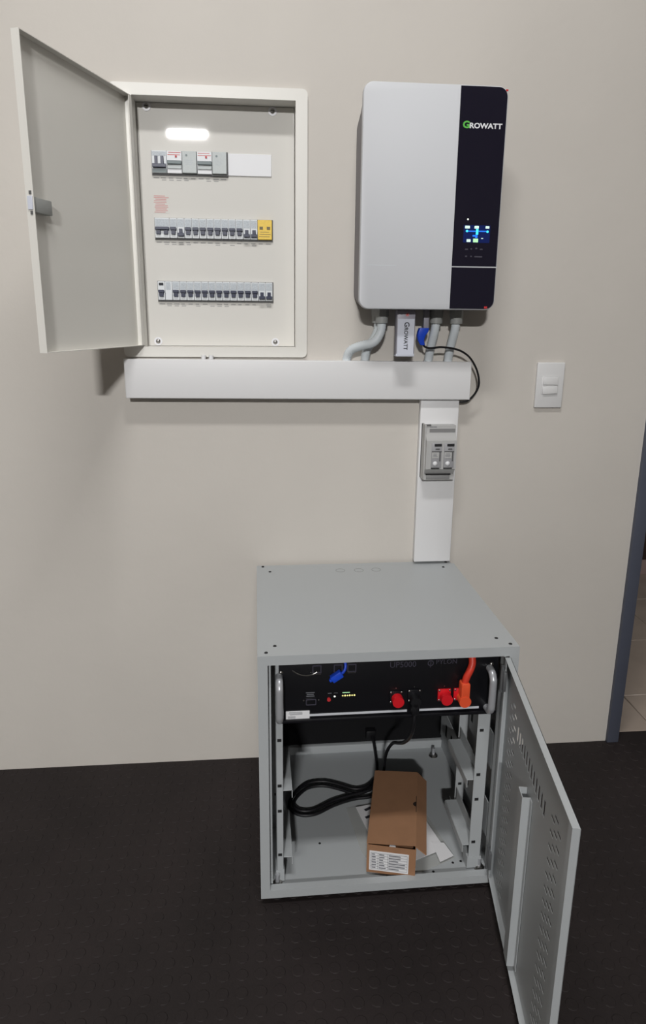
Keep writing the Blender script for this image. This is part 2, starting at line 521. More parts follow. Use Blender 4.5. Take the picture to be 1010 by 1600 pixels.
for k in (4, 8):
    zz = zt + .0005
    if k == 8:
        put('module_surround', MB().box(xr(8) - .0012, xr(10) + .0022, PY - .006, PY + .001, zb - .004, zt + .001), 'brkside', db)
    b = put('control_module', MB().box(xr(k) + .0008, xr(k + 2) - .0008, BY - .003, PY + .001, zb + .001, zt, .0008, 1), 'modgrey', db)
    put('indicator', MB().cyl((xr(k) + .0115, BY - .0036, zt - .0095), (xr(k) + .0115, BY, zt - .0095), .0026, 10), 'togglegrey', b)
    mb = MB(); strip_lines(mb, xr(k) + .005, xr(k) + .028, zt - h * .62, zt - h * .36, 3, BY - .003, frac=.25)
    put('module_print', mb, 'brkprint', b)
put('blank_cover', MB().box(xr(10) + .0024, xr(16), PY - .003, PY + .001, zb - .001, zt - .001, .0006, 1), 'blank', db)
# row 2
breaker(2, 0, 2, 'up', 'main_breaker')
for k in range(2, 14):
    breaker(2, k, 1, 'down' if k in (3, 12, 13) else 'up')
zt, h = rows[2]; zb = zt - h
b = breaker(2, 14, 2, None, 'surge_arrester', 'yellow')
for q in (14.5, 15.5):
    put('window', MB().box(xr(q) - .0042, xr(q) + .0042, BY - .0008, BY + .001, zt - h * .48, zt - h * .34), 'olive', b)
mb = MB(); strip_lines(mb, xr(14) + .003, xr(16) - .003, zt - h * .9, zt - h * .56, 3, BY, frac=.22)
put('arrester_print', mb, 'olive', b)
# row 3
zt, h = rows[3]
b = breaker(3, 0, 1, None)
put('indicator', MB().box(xr(0) + .0035, xr(1) - .0035, BY - .0008, BY + .001, zt - h * .22, zt - h * .08), 'darkink', b)
up_toggle(xr(0), 1, zt, h, body=b)
b = breaker(3, 1, 1, None, 'earth_leakage_unit')
put('print_panel', MB().box(xr(1) + .0025, xr(2) - .004, BY - .0004, BY + .001, zt - h * .45, zt - h * .06), 'brkprint', b)
for k in range(2, 16):
    breaker(3, k, 1, 'down' if k >= 14 else 'up')
# red warning sticker
zc = 1.5700
st = put('warning_sticker', MB().box(-0.2595, -0.2215, PY - .0004, PY, 1.5270, 1.5690), 'creampanel', db)
mb = MB(); strip_lines(mb, -0.2590, -0.2222, 1.5275, 1.5685, 11, PY - .0004, frac=.38)
put('sticker_print', mb, 'redprint', st)
# door: folded steel tray hinged at the left
Hd = Vector((-0.2905, -0.0135)); Dd = Vector((-0.128, -0.368)).normalized(); Nd = Vector((Dd.y, -Dd.x)) * -1   # Nd points to the inner side
if Nd.x < 0: Nd = -Nd
DL, DT = 0.389, 0.0165
DZ0, DZ1 = 1.2080, 1.7720
Xd = Matrix(((Dd.x, -Nd.x, 0, Hd.x), (Dd.y, -Nd.y, 0, Hd.y), (0, 0, 1, 0), (0, 0, 0, 1)))     # local: (along, outward, up); inner rim at 0
door = put('door', MB().box(0, DL, DT - .0015, DT, DZ0, DZ1, xf=Xd), 'cream', db)
mb = MB()
mb.box(DL - .0015, DL, 0, DT - .0015, DZ0, DZ1, xf=Xd); mb.box(0, .0015, 0, DT - .0015, DZ0, DZ1, xf=Xd)
mb.box(.0015, DL - .0015, 0, DT - .0015, DZ0, DZ0 + .0015, xf=Xd); mb.box(.0015, DL - .0015, 0, DT - .0015, DZ1 - .0015, DZ1, xf=Xd)
put('folded_edge', mb, 'cream', door)
mb = MB().box(.0015, .012, 0, .0015, DZ0, DZ1, xf=Xd)
put('hinge_flange', mb, 'cream', door)
lat = put('latch', MB().box(DL - .058, DL - .001, .002, DT - .0016, 1.468, 1.495, .0015, xf=Xd), 'gland', door)
put('latch_face', MB().box(DL + .0002, DL + .002, .002, DT - .004, 1.472, 1.496, .0004, 1, xf=Xd), 'dongle', door)
for z in (1.502, 1.4665):
    put('latch_screw', MB().box(DL + .0001, DL + .0012, .0035, .0085, z - .0032, z + .0032, xf=Xd), 'brkside', door)
for z in (1.26, 1.72):
    p = Xd @ Vector((-.002, .004, z)); put('hinge', MB().cyl(p - Vector((0, 0, .02)), p + Vector((0, 0, .02)), .0035, 10), 'cream', door)

# ================================================================== INVERTER
inv = thing('wall_inverter', 'white wall-mounted solar inverter with black control strip and lit display', 'inverter', (0.396, 0, 1.30))
GX0, GX1, GZ0, GZ1, GY = 0.2317, 0.5603, 1.3009, 1.7855, -0.1363
back = [(x, -0.014, z) for x, z in rrect(GX0 + .0030, GX1 - .0065, GZ0 + .004, GZ1 - .040, .03, 6, radii=(.038, .038, .03, .03))]
mid = [(x, -0.070, z) for x, z in rrect(GX0 + .0035, GX1 - .006, GZ0 + .003, GZ1 - .024, .028, 6)]
frt = [(x, -0.116, z) for x, z in rrect(GX0 + .004, GX1 - .004, GZ0 + .003, GZ1 - .004, .02, 6)]
put('body', MB().loft([back, mid, frt]), 'invgrey', inv)
put('wall_bracket', MB().box(GX0 + .06, GX1 - .06, -0.0135, 0.0, GZ0 + .12, GZ1 - .09), 'stop', inv)
lp = lambda ins, y, r: [(x, y, z) for x, z in rrect(GX0 + ins, GX1 - ins, GZ0 + ins, GZ1 - ins, r, 7)]
cv = put('front_cover', MB().loft([lp(.001, -0.1155, .022), lp(0, -0.118, .023), lp(0, GY + .004, .023), lp(.0012, GY + .0012, .022), lp(.004, GY, .019)]), 'invwhite', inv)
put('groove_shade_line', MB().box(GX0 + .018, GX0 + .085, GY - .0002, GY + .001, 1.3997, 1.4004), 'conduit', cv)  # thin grey line standing in for the shading of a groove
SX = 0.4500
pl = put('control_strip', MB().prism(rrect(SX, GX1 - .0030, 1.4004, GZ1 - .0030, .018, 7, radii=(.0004, .0004, .0195, .0004)), GY - .0010, GY + .001, .0003, 1), 'black', inv)
pl2 = put('lower_strip', MB().prism(rrect(SX, GX1 - .0030, GZ0 + .0028, 1.3982, .018, 7, radii=(.0004, .0195, .0004, .0004)), GY - .0010, GY + .001, .0003, 1), 'black', inv)
put('joint_line', MB().box(SX, GX1 - .002, GY - .0012, GY + .001, 1.3982, 1.4004), 'invwhite', inv)
ly = GY - .0011
text('logo_initial', 'G', 0.0200, 'logogreen', pl, front_at(0.4580, ly, 1.6975), 0.0002, 0.0007, 1.12)
text('logo_lettering', 'ROWATT', 0.0150, 'logowhite', pl, front_at(0.4735, ly, 1.6975), 0.0002, 0.0005, 1.16)
# display
put('display_surround', MB().prism(rrect(0.4690, 0.5425, 1.418, 1.5000, .004, 4), ly - .0002, ly + .0004), 'black', pl)
dsp = put('display', MB().prism(rrect(0.4735, 0.5368, 1.4535, 1.4920, .001, 3), ly - .0006, ly + .0004), 'screen', pl)
dy = ly - .0008


def icon(x0, x1, z0, z1, m, name='display_icon', r=.001):
    put(name, MB().prism(rrect(x0, x1, z0, z1, min(r, (x1 - x0) * .45, (z1 - z0) * .45), 3), dy, dy + .0004), m, dsp)


icon(.4765, .4880, 1.4845, 1.4905, 'icong'); icon(.4990, .5095, 1.4845, 1.4905, 'icong'); icon(.5255, .5345, 1.4850, 1.4905, 'icong')
icon(.5030, .5090, 1.4712, 1.4840, 'cyan', 'display_flow'); icon(.4790, .4845, 1.4765, 1.4815, 'cyan', 'display_flow', .0025)
icon(.5280, .5335, 1.4755, 1.4810, 'cyan', 'display_flow', .0025)
icon(.4845, .5030, 1.4775, 1.4800, 'blueglow', 'display_flow'); icon(.5090, .5280, 1.4777, 1.4802, 'blueglow', 'display_flow')
icon(.4955, .5020, 1.4668, 1.4705, 'blueglow', 'display_flow'); icon(.5020, .5075, 1.4640, 1.4712, 'blueglow', 'display_flow')
icon(.4820, .4915, 1.4548, 1.4610, 'icong'); icon(.4975, .5095, 1.4542, 1.4625, 'icony'); icon(.5160, .5215, 1.4625, 1.4640, 'icong')
put('status_light', MB().dome((.4826, ly, 1.5045), .0020, .0008, (0, -1, 0), 10, 3), 'led', pl)
for x, z, wd in ((.4830, 1.4385, .0075), (.4945, 1.4395, .004), (.5065, 1.4410, .005), (.5185, 1.4390, .007), (.4830, 1.4230, .005), (.4950, 1.4230, .004), (.5125, 1.4225, .019)):
    put('touch_mark', MB().prism(rrect(x - wd / 2, x + wd / 2, z - .0016, z + .0016, .0012, 3), ly - .0004, ly + .0004), 'iconfaint', pl)
put('film_tab', MB().box(.5525, .5580, GY - .0014, GY - .0006, 1.7745, 1.7785, .0003, 1), 'redtab', inv)
put('film_tab', MB().box(.5345, .5420, GY - .0018, GY - .0006, 1.3045, 1.3095, .0003, 1), 'redtab', inv)
for (x, y) in ((.3005, -.060), (.2965, -.030), (.4400, -.055), (.4915, -.055)):
    put('cable_gland', MB().cyl((x, y, 1.268), (x, y, 1.306), .0155, 18).cyl((x, y, 1.284), (x, y, 1.306), .0175, 6), 'gland', inv)

# data logger stick
dg = thing('data_logger', 'white plug-in data stick hanging under the inverter', 'data logger', (.356, -.08, 1.19))
bd = put('housing', MB().box(.3325, .3785, -.094, -.066, 1.1890, 1.3000, .003), 'donglegrey', dg)  # grey above the label carries the inverter's shadow in its colour
lb = put('label_plate', MB().box(.3345, .3765, -.0948, -.093, 1.1910, 1.2790, .0006, 1), 'dongle', dg)
put('end_lip', MB().box(.3325, .3785, -.0945, -.0655, 1.1880, 1.1950, .0012), 'dongle', dg)
text('stick_initial', 'G', 0.0175, 'darkink', lb, front_at(0.3515, -.0949, 1.2715, -PI / 2), 0.0002, 0.0004, 0.95)
text('stick_lettering', 'ROWATT', 0.0132, 'darkink', lb, front_at(0.3515, -.0949, 1.2590, -PI / 2), 0.0002, 0.0003, 0.96)
put('signal_mark', MB().cyl((.3580, -.0945, 1.2890), (.3580, -.0938, 1.2890), .0045, 12), 'redprint', bd)
text('signal_letter', 'A', 0.009, 'redtab', bd, front_at(0.3550, -.0944, 1.2860), 0.0002)


def conduit(pts, label, r=.0118):
    P = smooth_path([Vector(p) for p in pts], 40)
    L = sum((b - a).length for a, b in zip(P, P[1:])); n = int(L / .0030)
    acc = 0; out = [P[0]]; step = L / n; tgt = step
    for a, b in zip(P, P[1:]):
        dl = (b - a).length
        while acc + dl >= tgt - 1e-9 and tgt <= L + 1e-9:
            out.append(a.lerp(b, (tgt - acc) / dl)); tgt += step
        acc += dl
    o = put('flexible_conduit', MB().tube(out, r, 14, 1, rib=.13), 'conduit', None, angle=60)
    return tag(o, label, 'conduit', 'corrugated conduits under the inverter')


conduit([(.3005, -.060, 1.275), (.2990, -.060, 1.248), (.2830, -.060, 1.222), (.2520, -.050, 1.212), (.2280, -.035, 1.200), (.2190, -.026, 1.180), (.2180, -.024, 1.150)],
        'grey conduit bending left in an S from inverter to trunking')
conduit([(.2965, -.030, 1.275), (.2960, -.030, 1.250), (.2840, -.026, 1.222), (.2690, -.022, 1.195), (.2655, -.020, 1.150)],
        'grey conduit running down behind the S-shaped conduit')
conduit([(.4400, -.055, 1.275), (.4385, -.052, 1.25), (.4345, -.036, 1.210), (.4320, -.024, 1.172), (.4315, -.022, 1.145)],
        'ribbed straight conduit just right of the blue network plug')
conduit([(.4915, -.055, 1.275), (.4900, -.052, 1.25), (.4860, -.036, 1.210), (.4840, -.024, 1.172), (.4835, -.022, 1.145)],
        'rightmost ribbed conduit, nearest the end of the trunking')

# network cord with blue boot
nc = thing('network_cable', 'thin black cord with blue plug boot looping past the trunking end', 'cable', (.41, -.06, 1.21))
put('cord', MB().tube([(.4060, -.062, 1.224), (.4110, -.062, 1.212), (.4250, -.064, 1.2075), (.4560, -.066, 1.2100), (.4930, -.062, 1.2050), (.5180, -.055, 1.1950), (.5380, -.050, 1.1790),
                       (.5570, -.045, 1.1500), (.5660, -.040, 1.1180), (.5620, -.036, 1.0960), (.5480, -.032, 1.0760), (.5360, -.027, 1.0680), (.5150, -.022, 1.0660)], .0027, 8, 8), 'cord', nc)
bt = put('plug_boot', MB().loft([[(x, y, z) for x, y in rrect(cx - a, cx + a, -.062 - b, -.062 + b, .003, 3)] for (cx, z, a, b) in
                                  ((.4080, 1.2570, .0125, .0085), (.4050, 1.2480, .0130, .0090), (.4010, 1.2380, .0105, .0080), (.4010, 1.2260, .0078, .007), (.4060, 1.2150, .0058, .0055))]), 'bluecap', nc)
put('plug_body', MB().box(.4055, .4185, -.069, -.055, 1.2550, 1.3020, .001), 'donglegrey', nc)

# ================================================================== TRUNKING
th = thing('cable_trunking', 'wide white horizontal plastic trunking below the board and inverter', 'trunking', (.10, 0, 1.075))
TY = -0.045
zt_l, zt_r, zb_l, zb_r = 1.1765, 1.1722, 1.0795, 1.0742
TX0, TX1 = -.3385, .5428
put('base_channel', MB().prism([(TX0 + .002, zb_l + .002), (TX1 - .002, zb_r + .002), (TX1 - .002, zt_r - .002), (TX0 + .002, zt_l - .002)], TY + .004, 0.0), 'white', th)
put('lid', MB().prism([(TX0, zb_l), (TX1, zb_r), (TX1, zt_r), (TX0, zt_l)], TY, TY + .016, .0025, 3), 'white', th)
for x in (-.1450, -.1260):
    put('cable_sleeve', MB().cyl((x, -.020, 1.1740), (x, -.020, 1.1850), .0058, 12), 'white', th)
tv = thing('cable_trunking', 'white vertical plastic trunking dropping to the grey cabinet', 'trunking', (.468, 0, .62))
put('base_channel', MB().box(.4185, .5175, -.026, 0, .6225, 1.0735), 'white', tv)
put('lid', MB().box(.4165, .5195, -.030, -.014, .6215, 1.0738, .002, 3), 'white', tv)

# ================================================================== FUSE DISCONNECTOR
fu = thing('fuse_disconnector', 'grey two-pole fuse holder mounted on the vertical trunking', 'fuse holder', (.464, -.03, .866))
fx0, fx1 = .4225, .5060; fb = -.0300
put('body', MB().prism([(fb, .8650), (fb - .034, .8650), (fb - .034, .8790), (fb - .028, .8800), (fb - .040, .8950), (fb - .046, .8960), (fb - .046, .9720),
                        (fb - .040, .9760), (fb - .030, .9905), (fb - .030, 1.0090), (fb, 1.0090)], fx0 + .003, fx1, axis='x'), 'fuse', fu)
put('side_plate', MB().box(fx0, fx0 + .004, fb - .034, fb, .8650, 1.0120, .0008, 1), 'fuse', fu)
put('side_gap', MB().box(fx0 - .0012, fx0 + .0002, fb - .004, fb, .8660, 1.0105), 'brkside', fu)
put('top_hook', MB().box(fx0 + .001, fx0 + .016, fb - .033, fb - .029, 1.0090, 1.0125, .0005, 1), 'brkside', fu)
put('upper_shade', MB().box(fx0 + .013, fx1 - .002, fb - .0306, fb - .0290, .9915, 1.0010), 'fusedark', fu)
put('terminal_bar', MB().box(fx0 + .008, fx1 - .012, fb - .0360, fb - .0300, .8670, .8780, .001), 'fusedark', fu)
put('terminal_gap', MB().box(fx0 + .007, fx1 - .009, fb - .0350, fb - .0270, .8783, .8805), 'blackline', fu)
for q in (0, 1):
    a = fx0 + .0165 + q * .0335; b = a + .0270; y = fb - .046
    c = put('fuse_carrier', MB().box(a, b, y - .003, y + .002, .9010, .9660, .0012), 'fuselid', fu)
    put('carrier_slot', MB().box(a + .007, b - .001, y - .0036, y - .0028, .9575, .9640, .0008, 1), 'blackline', c)
    put('carrier_grip', MB().box(a + .010, b - .006, y - .0045, y - .0028, .9490, .9525, .0008, 1), 'brkside', c)
    put('carrier_window', MB().box(a + .001, b - .007, y - .0038, y - .0028, .9260, .9420, .0006, 1), 'fuse', c)
    put('carrier_seam', MB().box(a + .0005, b - .0005, y - .0034, y - .0028, .9425, .9450), 'brkside', c)
    put('carrier_seam', MB().box(b - .006, b - .0025, y - .0034, y - .0028, .9180, .9430), 'brkside', c)
    mb = MB(); strip_lines(mb, a + .003, b - .010, .929, .940, 3, y - .0038, frac=.3); put('carrier_print', mb, 'ink', c)
    put('carrier_knob', MB().dome((a + .0105, y - .003, .9120), .0062, .004, (0, -1, 0), 14, 3), 'blank', c)
    put('carrier_slit', MB().box(a + .0005, b - .004, y + .0010 - .0025, y + .001, .8972, .9000), 'blackline', fu)
put('maker_plate', MB().box(fx0 + .018, fx0 + .034, fb - .0412, fb - .0380, .9715, .9728), 'ink', fu)
put('top_print', MB().box(fx0 + .014, fx0 + .032, fb - .0304, fb - .0295, 1.0050, 1.0066), 'ink', fu)

# ================================================================== LIGHT SWITCH
sw = thing('light_switch', 'white wall light switch with two small rockers beside the doorway', 'light switch', (.772, 0, 1.048))
put('plate', MB().box(.7340, .8100, -.0095, 0, 1.0480, 1.1690, .003, 3), 'switch', sw)
put('rocker_frame', MB().box(.7480, .7950, -.0110, -.009, 1.0850, 1.1320, .0015), 'switch', sw)
for zc, tl in ((1.1205, .03), (1.0965, -.06)):
    m_ = Matrix.Translation((.7715, -.0112, zc)) @ Matrix.Rotation(tl, 4, 'Y') @ Matrix.Rotation(-.07, 4, 'X')
    put('rocker', MB().box(-.0200, .0200, -.0028, .004, -.0105, .0105, .001, xf=m_), 'switch', sw)

# ================================================================== BATTERY CABINET (own axes: x right, y to the wall, z up)
CL = (-0.019348, -0.03091, 0.0); CR = 0.0076
cab = thing('battery_cabinet', 'light grey steel rack cabinet on the floor with its vented door open', 'cabinet', CL, CR, local=True)
W, yb, yf, z0, z1 = 0.5497, 0.018, -0.4960, 0.0175, 0.6148
put('top_panel', MB().box(0, W, yf + .018, -.0012, z1 - .012, z1), 'cab', cab)
put('rear_flange', MB().box(.0, W - .006, .0006, yb, z1 - .014, z1 - .0006), 'cab', cab)
put('side_panel', MB().box(0, .003, yf + .018, yb - .001, z0, z1 - .012), 'cab', cab)
put('side_panel', MB().box(W - .003, W, yf + .018, yb - .001, z0, z1 - .012), 'cab', cab)
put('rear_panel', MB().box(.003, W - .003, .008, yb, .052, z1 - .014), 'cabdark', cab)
put('rear_lip', MB().box(.003, W - .003, -.002, yb, z0, .050, .003), 'cab', cab)
put('base_tray', MB().box(.003, W - .003, yf + .018, -.002, z0, .0255), 'cab', cab)
fr = MB().ring(rrect(0, W, z0, z1, .0008, 2), rrect(.0205, .5290, .0380, .5938, .0008, 2), yf, yf + .018)
put('front_frame', fr, 'cab', cab, smooth=False)
put('inner_jamb', MB().box(.0205, .0270, yf + .018, yf + .034, .040, .592), 'cab', cab)
put('inner_jamb', MB().box(.5235, .5290, yf + .018, yf + .034, .040, .592), 'cab', cab)
for (x, y) in ((.0167, .0085), (.0352, -.0312), (.5300, .0085), (.5124, -.030), (.018, -.4813), (.0364, -.4537), (.5127, -.4549), (.5335, -.483)):
    put('screw', MB().dome((x, y, z1 - .0004), .0042, .0026, (0, 0, 1), 12, 3), 'blackline', cab)
for x, y in ((.2256, -.0345), (.2759, -.0365), (.3237, -.0357)):
    o_ = [(x + .0125 * math.cos(2 * PI * k / 24), y + .0125 * math.sin(2 * PI * k / 24)) for k in range(24)]
    i_ = [(x + .0117 * math.cos(2 * PI * k / 24), y + .0117 * math.sin(2 * PI * k / 24)) for k in range(24)]
    put('knockout', MB().ring(o_, i_, z1 - .001, z1 + .0002, axis='z'), 'brkside', cab)
HZ = (.3945, .2805, .2155, .0995)
for nm, xa, xb_, xflange, y in (('mounting_rail', .0365, .0520, .0365, -.460), ('mounting_rail', .4840, .5125, .5105, -.460),
                               ('mounting_rail', .0300, .0520, .0300, -.285), ('mounting_rail', .5010, .5240, .5220, -.285)):
    mb = MB().box(xa, xb_, y, y + .002, .058, .592, .0006, 1).box(xflange, xflange + .002, y, y + .030, .058, .592, .0006, 1)
    rl = put(nm, mb, 'cab', cab)
    for z in (HZ if y < -.4 else (.12,)):
        xm = (xa + xb_) / 2 - (.0045 if xa > .3 and y < -.4 else 0)
        put('square_hole', MB().box(xm - .0045, xm + .0045, y - .0005, y + .0015, z - .0035, z + .0035), 'blackline', rl)
    put('rail_foot', MB().box(xa - .002, xb_ + .002, y - .001, y + .034, .0255, .058), 'cab', rl)
for (xa, xb_, up) in ((.0500, .0720, .0500), (.4700, .5000, .4990)):
    for z in (.2660, .0900):
        mb = MB().box(xa, xb_, -.4570, -.3050, z - .0016, z, .0004, 1).box(up, up + .0016, -.457, -.305, z, z + .030)
        sl = put('support_ledge', mb, 'cab', cab)
        xi = xb_ if xa < .2 else xa
        put('ledge_lip', MB().box(xi - .0008, xi + .0008, -.4570, -.3050, z - .020, z - .0016), 'cab', sl)
# slotted side brackets behind the rails
for xa in (.5260,):
    for z in (.150, .330):
        br = put('side_bracket', MB().box(xa, xa + .002, -.45, -.05, z - .045, z + .045), 'cab', cab)
        for k in range(7):
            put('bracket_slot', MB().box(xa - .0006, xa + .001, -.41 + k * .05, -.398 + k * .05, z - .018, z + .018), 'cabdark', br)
for (x, y) in ((.512, -.458), (.5110, -.040), (.0376, -.466), (.040, -.040)):
    bo = put('levelling_bolt', MB().cyl((x, y, .020), (x, y, .052), .0048, 12), 'chrome', cab)
    put('nut', MB().cyl((x, y, .0255), (x, y, .032), .0098, 6).cyl((x, y, .0255), (x, y, .0270), .013, 20), 'zinc', bo)
    put('foot', MB().cyl((x, y, 0.0016), (x, y, z0), .018, 16), 'blackline', bo)
for (x, y) in ((.455, -.440), (.475, -.437), (.402, -.462), (.0315, -.4705), (.145, -.352)):
    put('base_hole', MB().cyl((x, y, .0250), (x, y, .0258), .0032, 10), 'blackline', cab)
# vented door
Hc = Vector((.519, -.4965)); Dc = Vector((-.16420, -.98643)); Nc = Vector((-.98643, .16420))
Xc = Matrix(((Dc.x, Nc.x, 0, Hc.x), (Dc.y, Nc.y, 0, Hc.y), (0, 0, 1, 0), (0, 0, 0, 1)))     # local (along, inward, up)
CZ0, CZ1, CW, CT = .0440, .5910, .4900, .0122
slots = []
for k in range(17):                            # staggered horizontal vents near both edges
    zt = .5090 - k * .0272
    for col in (.0390, .3615):
        slots.append((col, col + .0190, zt - .0062, zt)); slots.append((col + .0360, col + .0550, zt - .0062, zt))
        slots.append((col + .0180, col + .0370, zt - .0062 - .0136, zt - .0136))
for col in (.0390, .3615): slots.append((col + .0180, col + .0370, .5164, .5226))
for k in range(12):                            # row of upright vents under the top edge
    s0 = .1080 + k * .0190
    slots.append((s0, s0 + .0095, .4700, .5010))
gx = sorted({0.0, CW} | {v for s in slots for v in s[:2]}); gz = sorted({CZ0, CZ1} | {v for s in slots for v in s[2:]})
mb = MB(); vg = {}


def gv(i, j):
    if (i, j) not in vg: vg[(i, j)] = mb.bm.verts.new(Xc @ Vector((gx[i], -CT, gz[j])))
    return vg[(i, j)]


for i in range(len(gx) - 1):
    for j in range(len(gz) - 1):
        a = (gx[i] + gx[i + 1]) / 2; b = (gz[j] + gz[j + 1]) / 2
        if any(s[0] < a < s[1] and s[2] < b < s[3] for s in slots): continue
        mb.bm.faces.new((gv(i, j), gv(i + 1, j), gv(i + 1, j + 1), gv(i, j + 1)))
r_ = bmesh.ops.extrude_face_region(mb.bm, geom=list(mb.bm.faces))
for v in [g for g in r_['geom'] if isinstance(g, bmesh.types.BMVert)]:
    v.co += Vector((Nc.x, Nc.y, 0)) * .0009
cd = put('door', mb, 'cab', cab, smooth=False)
mb = MB(); e = .0014
mb.box(0, CW, -CT, 0, CZ1 - e, CZ1, xf=Xc).box(0, CW, -CT, 0, CZ0, CZ0 + e, xf=Xc)
mb.box(CW - e, CW, -CT, 0, CZ0 + e, CZ1 - e, xf=Xc).box(0, e, -CT, 0, CZ0 + e, CZ1 - e, xf=Xc)
mb.box(CW - .016, CW - e, -.0014, 0, CZ0 + e, CZ1 - e, xf=Xc).box(e, .014, -.0014, 0, CZ0 + e, CZ1 - e, xf=Xc)
put('folded_edge', mb, 'cab', cd, smooth=False)
sa, sb_, so = .2130, .2430, .0048
mb = MB()
mb.box(sa, sb_, so - e, so, .060, .4420, xf=Xc).box(sa, sa + e, -CT + e, so - e, .060, .4420, xf=Xc).box(sb_ - e, sb_, -CT + e, so - e, .060, .4420, xf=Xc)
mb.box(sb_, sb_ + .012, -CT + e, -CT + 2 * e, .060, .4420, xf=Xc)
put('stiffener', mb, 'cab', cd, smooth=False)
for z in (.545, .095):
    p = Xc @ Vector((.006, .004, z))
    put('hinge', MB().box(.000, .022, -.002, .004, z - .022, z + .022, .001, xf=Xc).cyl((p.x, p.y, z - .03), (p.x, p.y, z + .03), .004, 10), 'stop', cd)

# ================================================================== BATTERY MODULE
bat = thing('battery_module', 'black rack battery with chrome handles in the top of the cabinet', 'battery', CL, CR, local=True)
by = -.4630
put('case', MB().box(.0560, .4960, by + .008, -.035, .4480, .5800, .002), 'batt', bat)
fp = put('front_panel', MB().box(.0440, .5180, by - .003, by + .0022, .4430, .5860, .001), 'batt', bat)
put('bottom_lip', MB().box(.0440, .5180, by - .010, by - .003, .4430, .4500, .001), 'batt', bat)
by -= .003
put('trim_strip', MB().box(.1060, .3205, by - .0012, by + .001, .4545, .4592), 'strip', fp)
put('trim_strip', MB().box(.3400, .4805, by - .0012, by + .001, .4545, .4592), 'strip', fp)
sk = put('rating_sticker', MB().box(.0585, .1090, by - .0016, by + .001, .4490, .4680), 'paper', fp)
mb = MB(); strip_lines(mb, .062, .106, .4590, .4670, 3, by - .0016, frac=.35); strip_lines(mb, .062, .080, .451, .457, 2, by - .0016, frac=.4)
put('sticker_print', mb, 'ink', sk)
for hx in (.0445, .4985):
    hd = put('handle', MB().tube([(hx, by + .001, .4560), (hx, by - .016, .4580), (hx, by - .026, .4680), (hx, by - .028, .4800), (hx, by - .028, .5270), (hx, by - .026, .5390), (hx, by - .016, .5490), (hx, by + .001, .5510)], .0080, 14, 5), 'chrome', bat)
    for z in (.4515, .5600):
        put('panel_screw', MB().dome((hx + .004, by, z), .0050, .003, (0, -1, 0), 10, 3), 'zinc', bat)
text('model_lettering', 'UP5000', 0.0190, 'iconfaint', fp, front_at(.2790, by - .0002, .5610), 0.0002, 0.0, 0.95)
text('maker_lettering', 'PYLON', 0.0150, 'iconfaint', fp, front_at(.3790, by - .0002, .5650), 0.0002, 0.0, 0.98)
put('maker_emblem', MB().ring([(.3680 + .0068 * math.cos(2 * PI * k / 20), .5680 + .0068 * math.sin(2 * PI * k / 20)) for k in range(20)],
                              [(.3680 + .0048 * math.cos(2 * PI * k / 20), .5680 + .0048 * math.sin(2 * PI * k / 20)) for k in range(20)], by - .0004, by + .001)
    .box(.3672, .3688, by - .0004, by + .001, .5580, .5720), 'iconfaint', fp)
for x in (.1240, .1690, .1980):
    pt = put('network_port', MB().ring(rrect(x - .0095, x + .0095, .5555, .5740, .0008, 2), rrect(x - .0075, x + .0075, .5575, .5720, .0006, 2), by - .002, by + .001), 'iconfaint', fp)
    put('port_edge', MB().box(x - .0085, x + .0085, by - .0024, by - .0004, .5535, .5550), 'zinc', pt)
ds = put('serial_port', MB().box(.1000, .1240, by - .002, by + .001, .4800, .4985, .001), 'batt', fp)
put('port_shell', MB().ring(rrect(.1010, .1230, .4820, .4960, .002, 3), rrect(.1026, .1214, .4836, .4944, .0016, 3), by - .0035, by - .001), 'iconfaint', ds)
mb = MB(); strip_lines(mb, .1005, .1240, .5000, .5125, 3, by - .0004, frac=.45); put('port_lettering', mb, 'ink', fp)
for x in (.0965, .1285):
    put('jack_screw', MB().dome((x, by, .4920), .0022, .002, (0, -1, 0), 8, 2), 'zinc', fp)
put('reset_button', MB().cyl((.1500, by - .004, .4930), (.1500, by + .001, .4930), .0040, 12), 'redtab', fp)
mb = MB(); strip_lines(mb, .1470, .1560, .5050, .5085, 1, by - .0003); strip_lines(mb, .1600, .1720, .5055, .5085, 1, by - .0003, frac=.3)
put('light_lettering', mb, 'ink', fp)
mb = MB(); strip_lines(mb, .1770, .2000, .5055, .5085, 1, by - .0003); put('light_lettering', mb, 'icony', fp)
put('status_light', MB().dome((.1625, by, .4985), .0022, .0012, (0, -1, 0), 8, 2), 'led', fp)
for k in range(6):
    put('level_light', MB().dome((.1800 + k * .0050, by, .4995), .0017 + .0004 * (k % 2), .0012, (0, -1, 0), 8, 2), 'ledy', fp)


def connector(x, z, m, full):
    c_ = put('power_socket', MB().box(x - .0145, x + .0145, by - .004, by + .001, z - .0145, z + .0145, .002), 'red' if full else 'batt', fp)
    for dx, dz in ((-.0115, .0115), (.0115, .0115), (-.0115, -.0115), (.0115, -.0115)):
        put('socket_screw', MB().dome((x + dx, by - .004, z + dz), .0025, .0015, (0, -1, 0), 8, 2), 'zinc', c_)
    if m:
        put('socket_cap', MB().cyl((x + .002, by - .020, z - .003), (x + .002, by - .003, z - .003), .0125, 20), m, c_)
    put('socket_mark', MB().box(x - .0012, x + .0012, by - .0004, by + .001, z + .0185, z + .0210), 'zinc', fp)


connector(.2950, .4920, 'red', False)
connector(.3350, .4935, None, False)
connector(.4010, .4920, 'red', True)
connector(.4360, .4920, None, True)
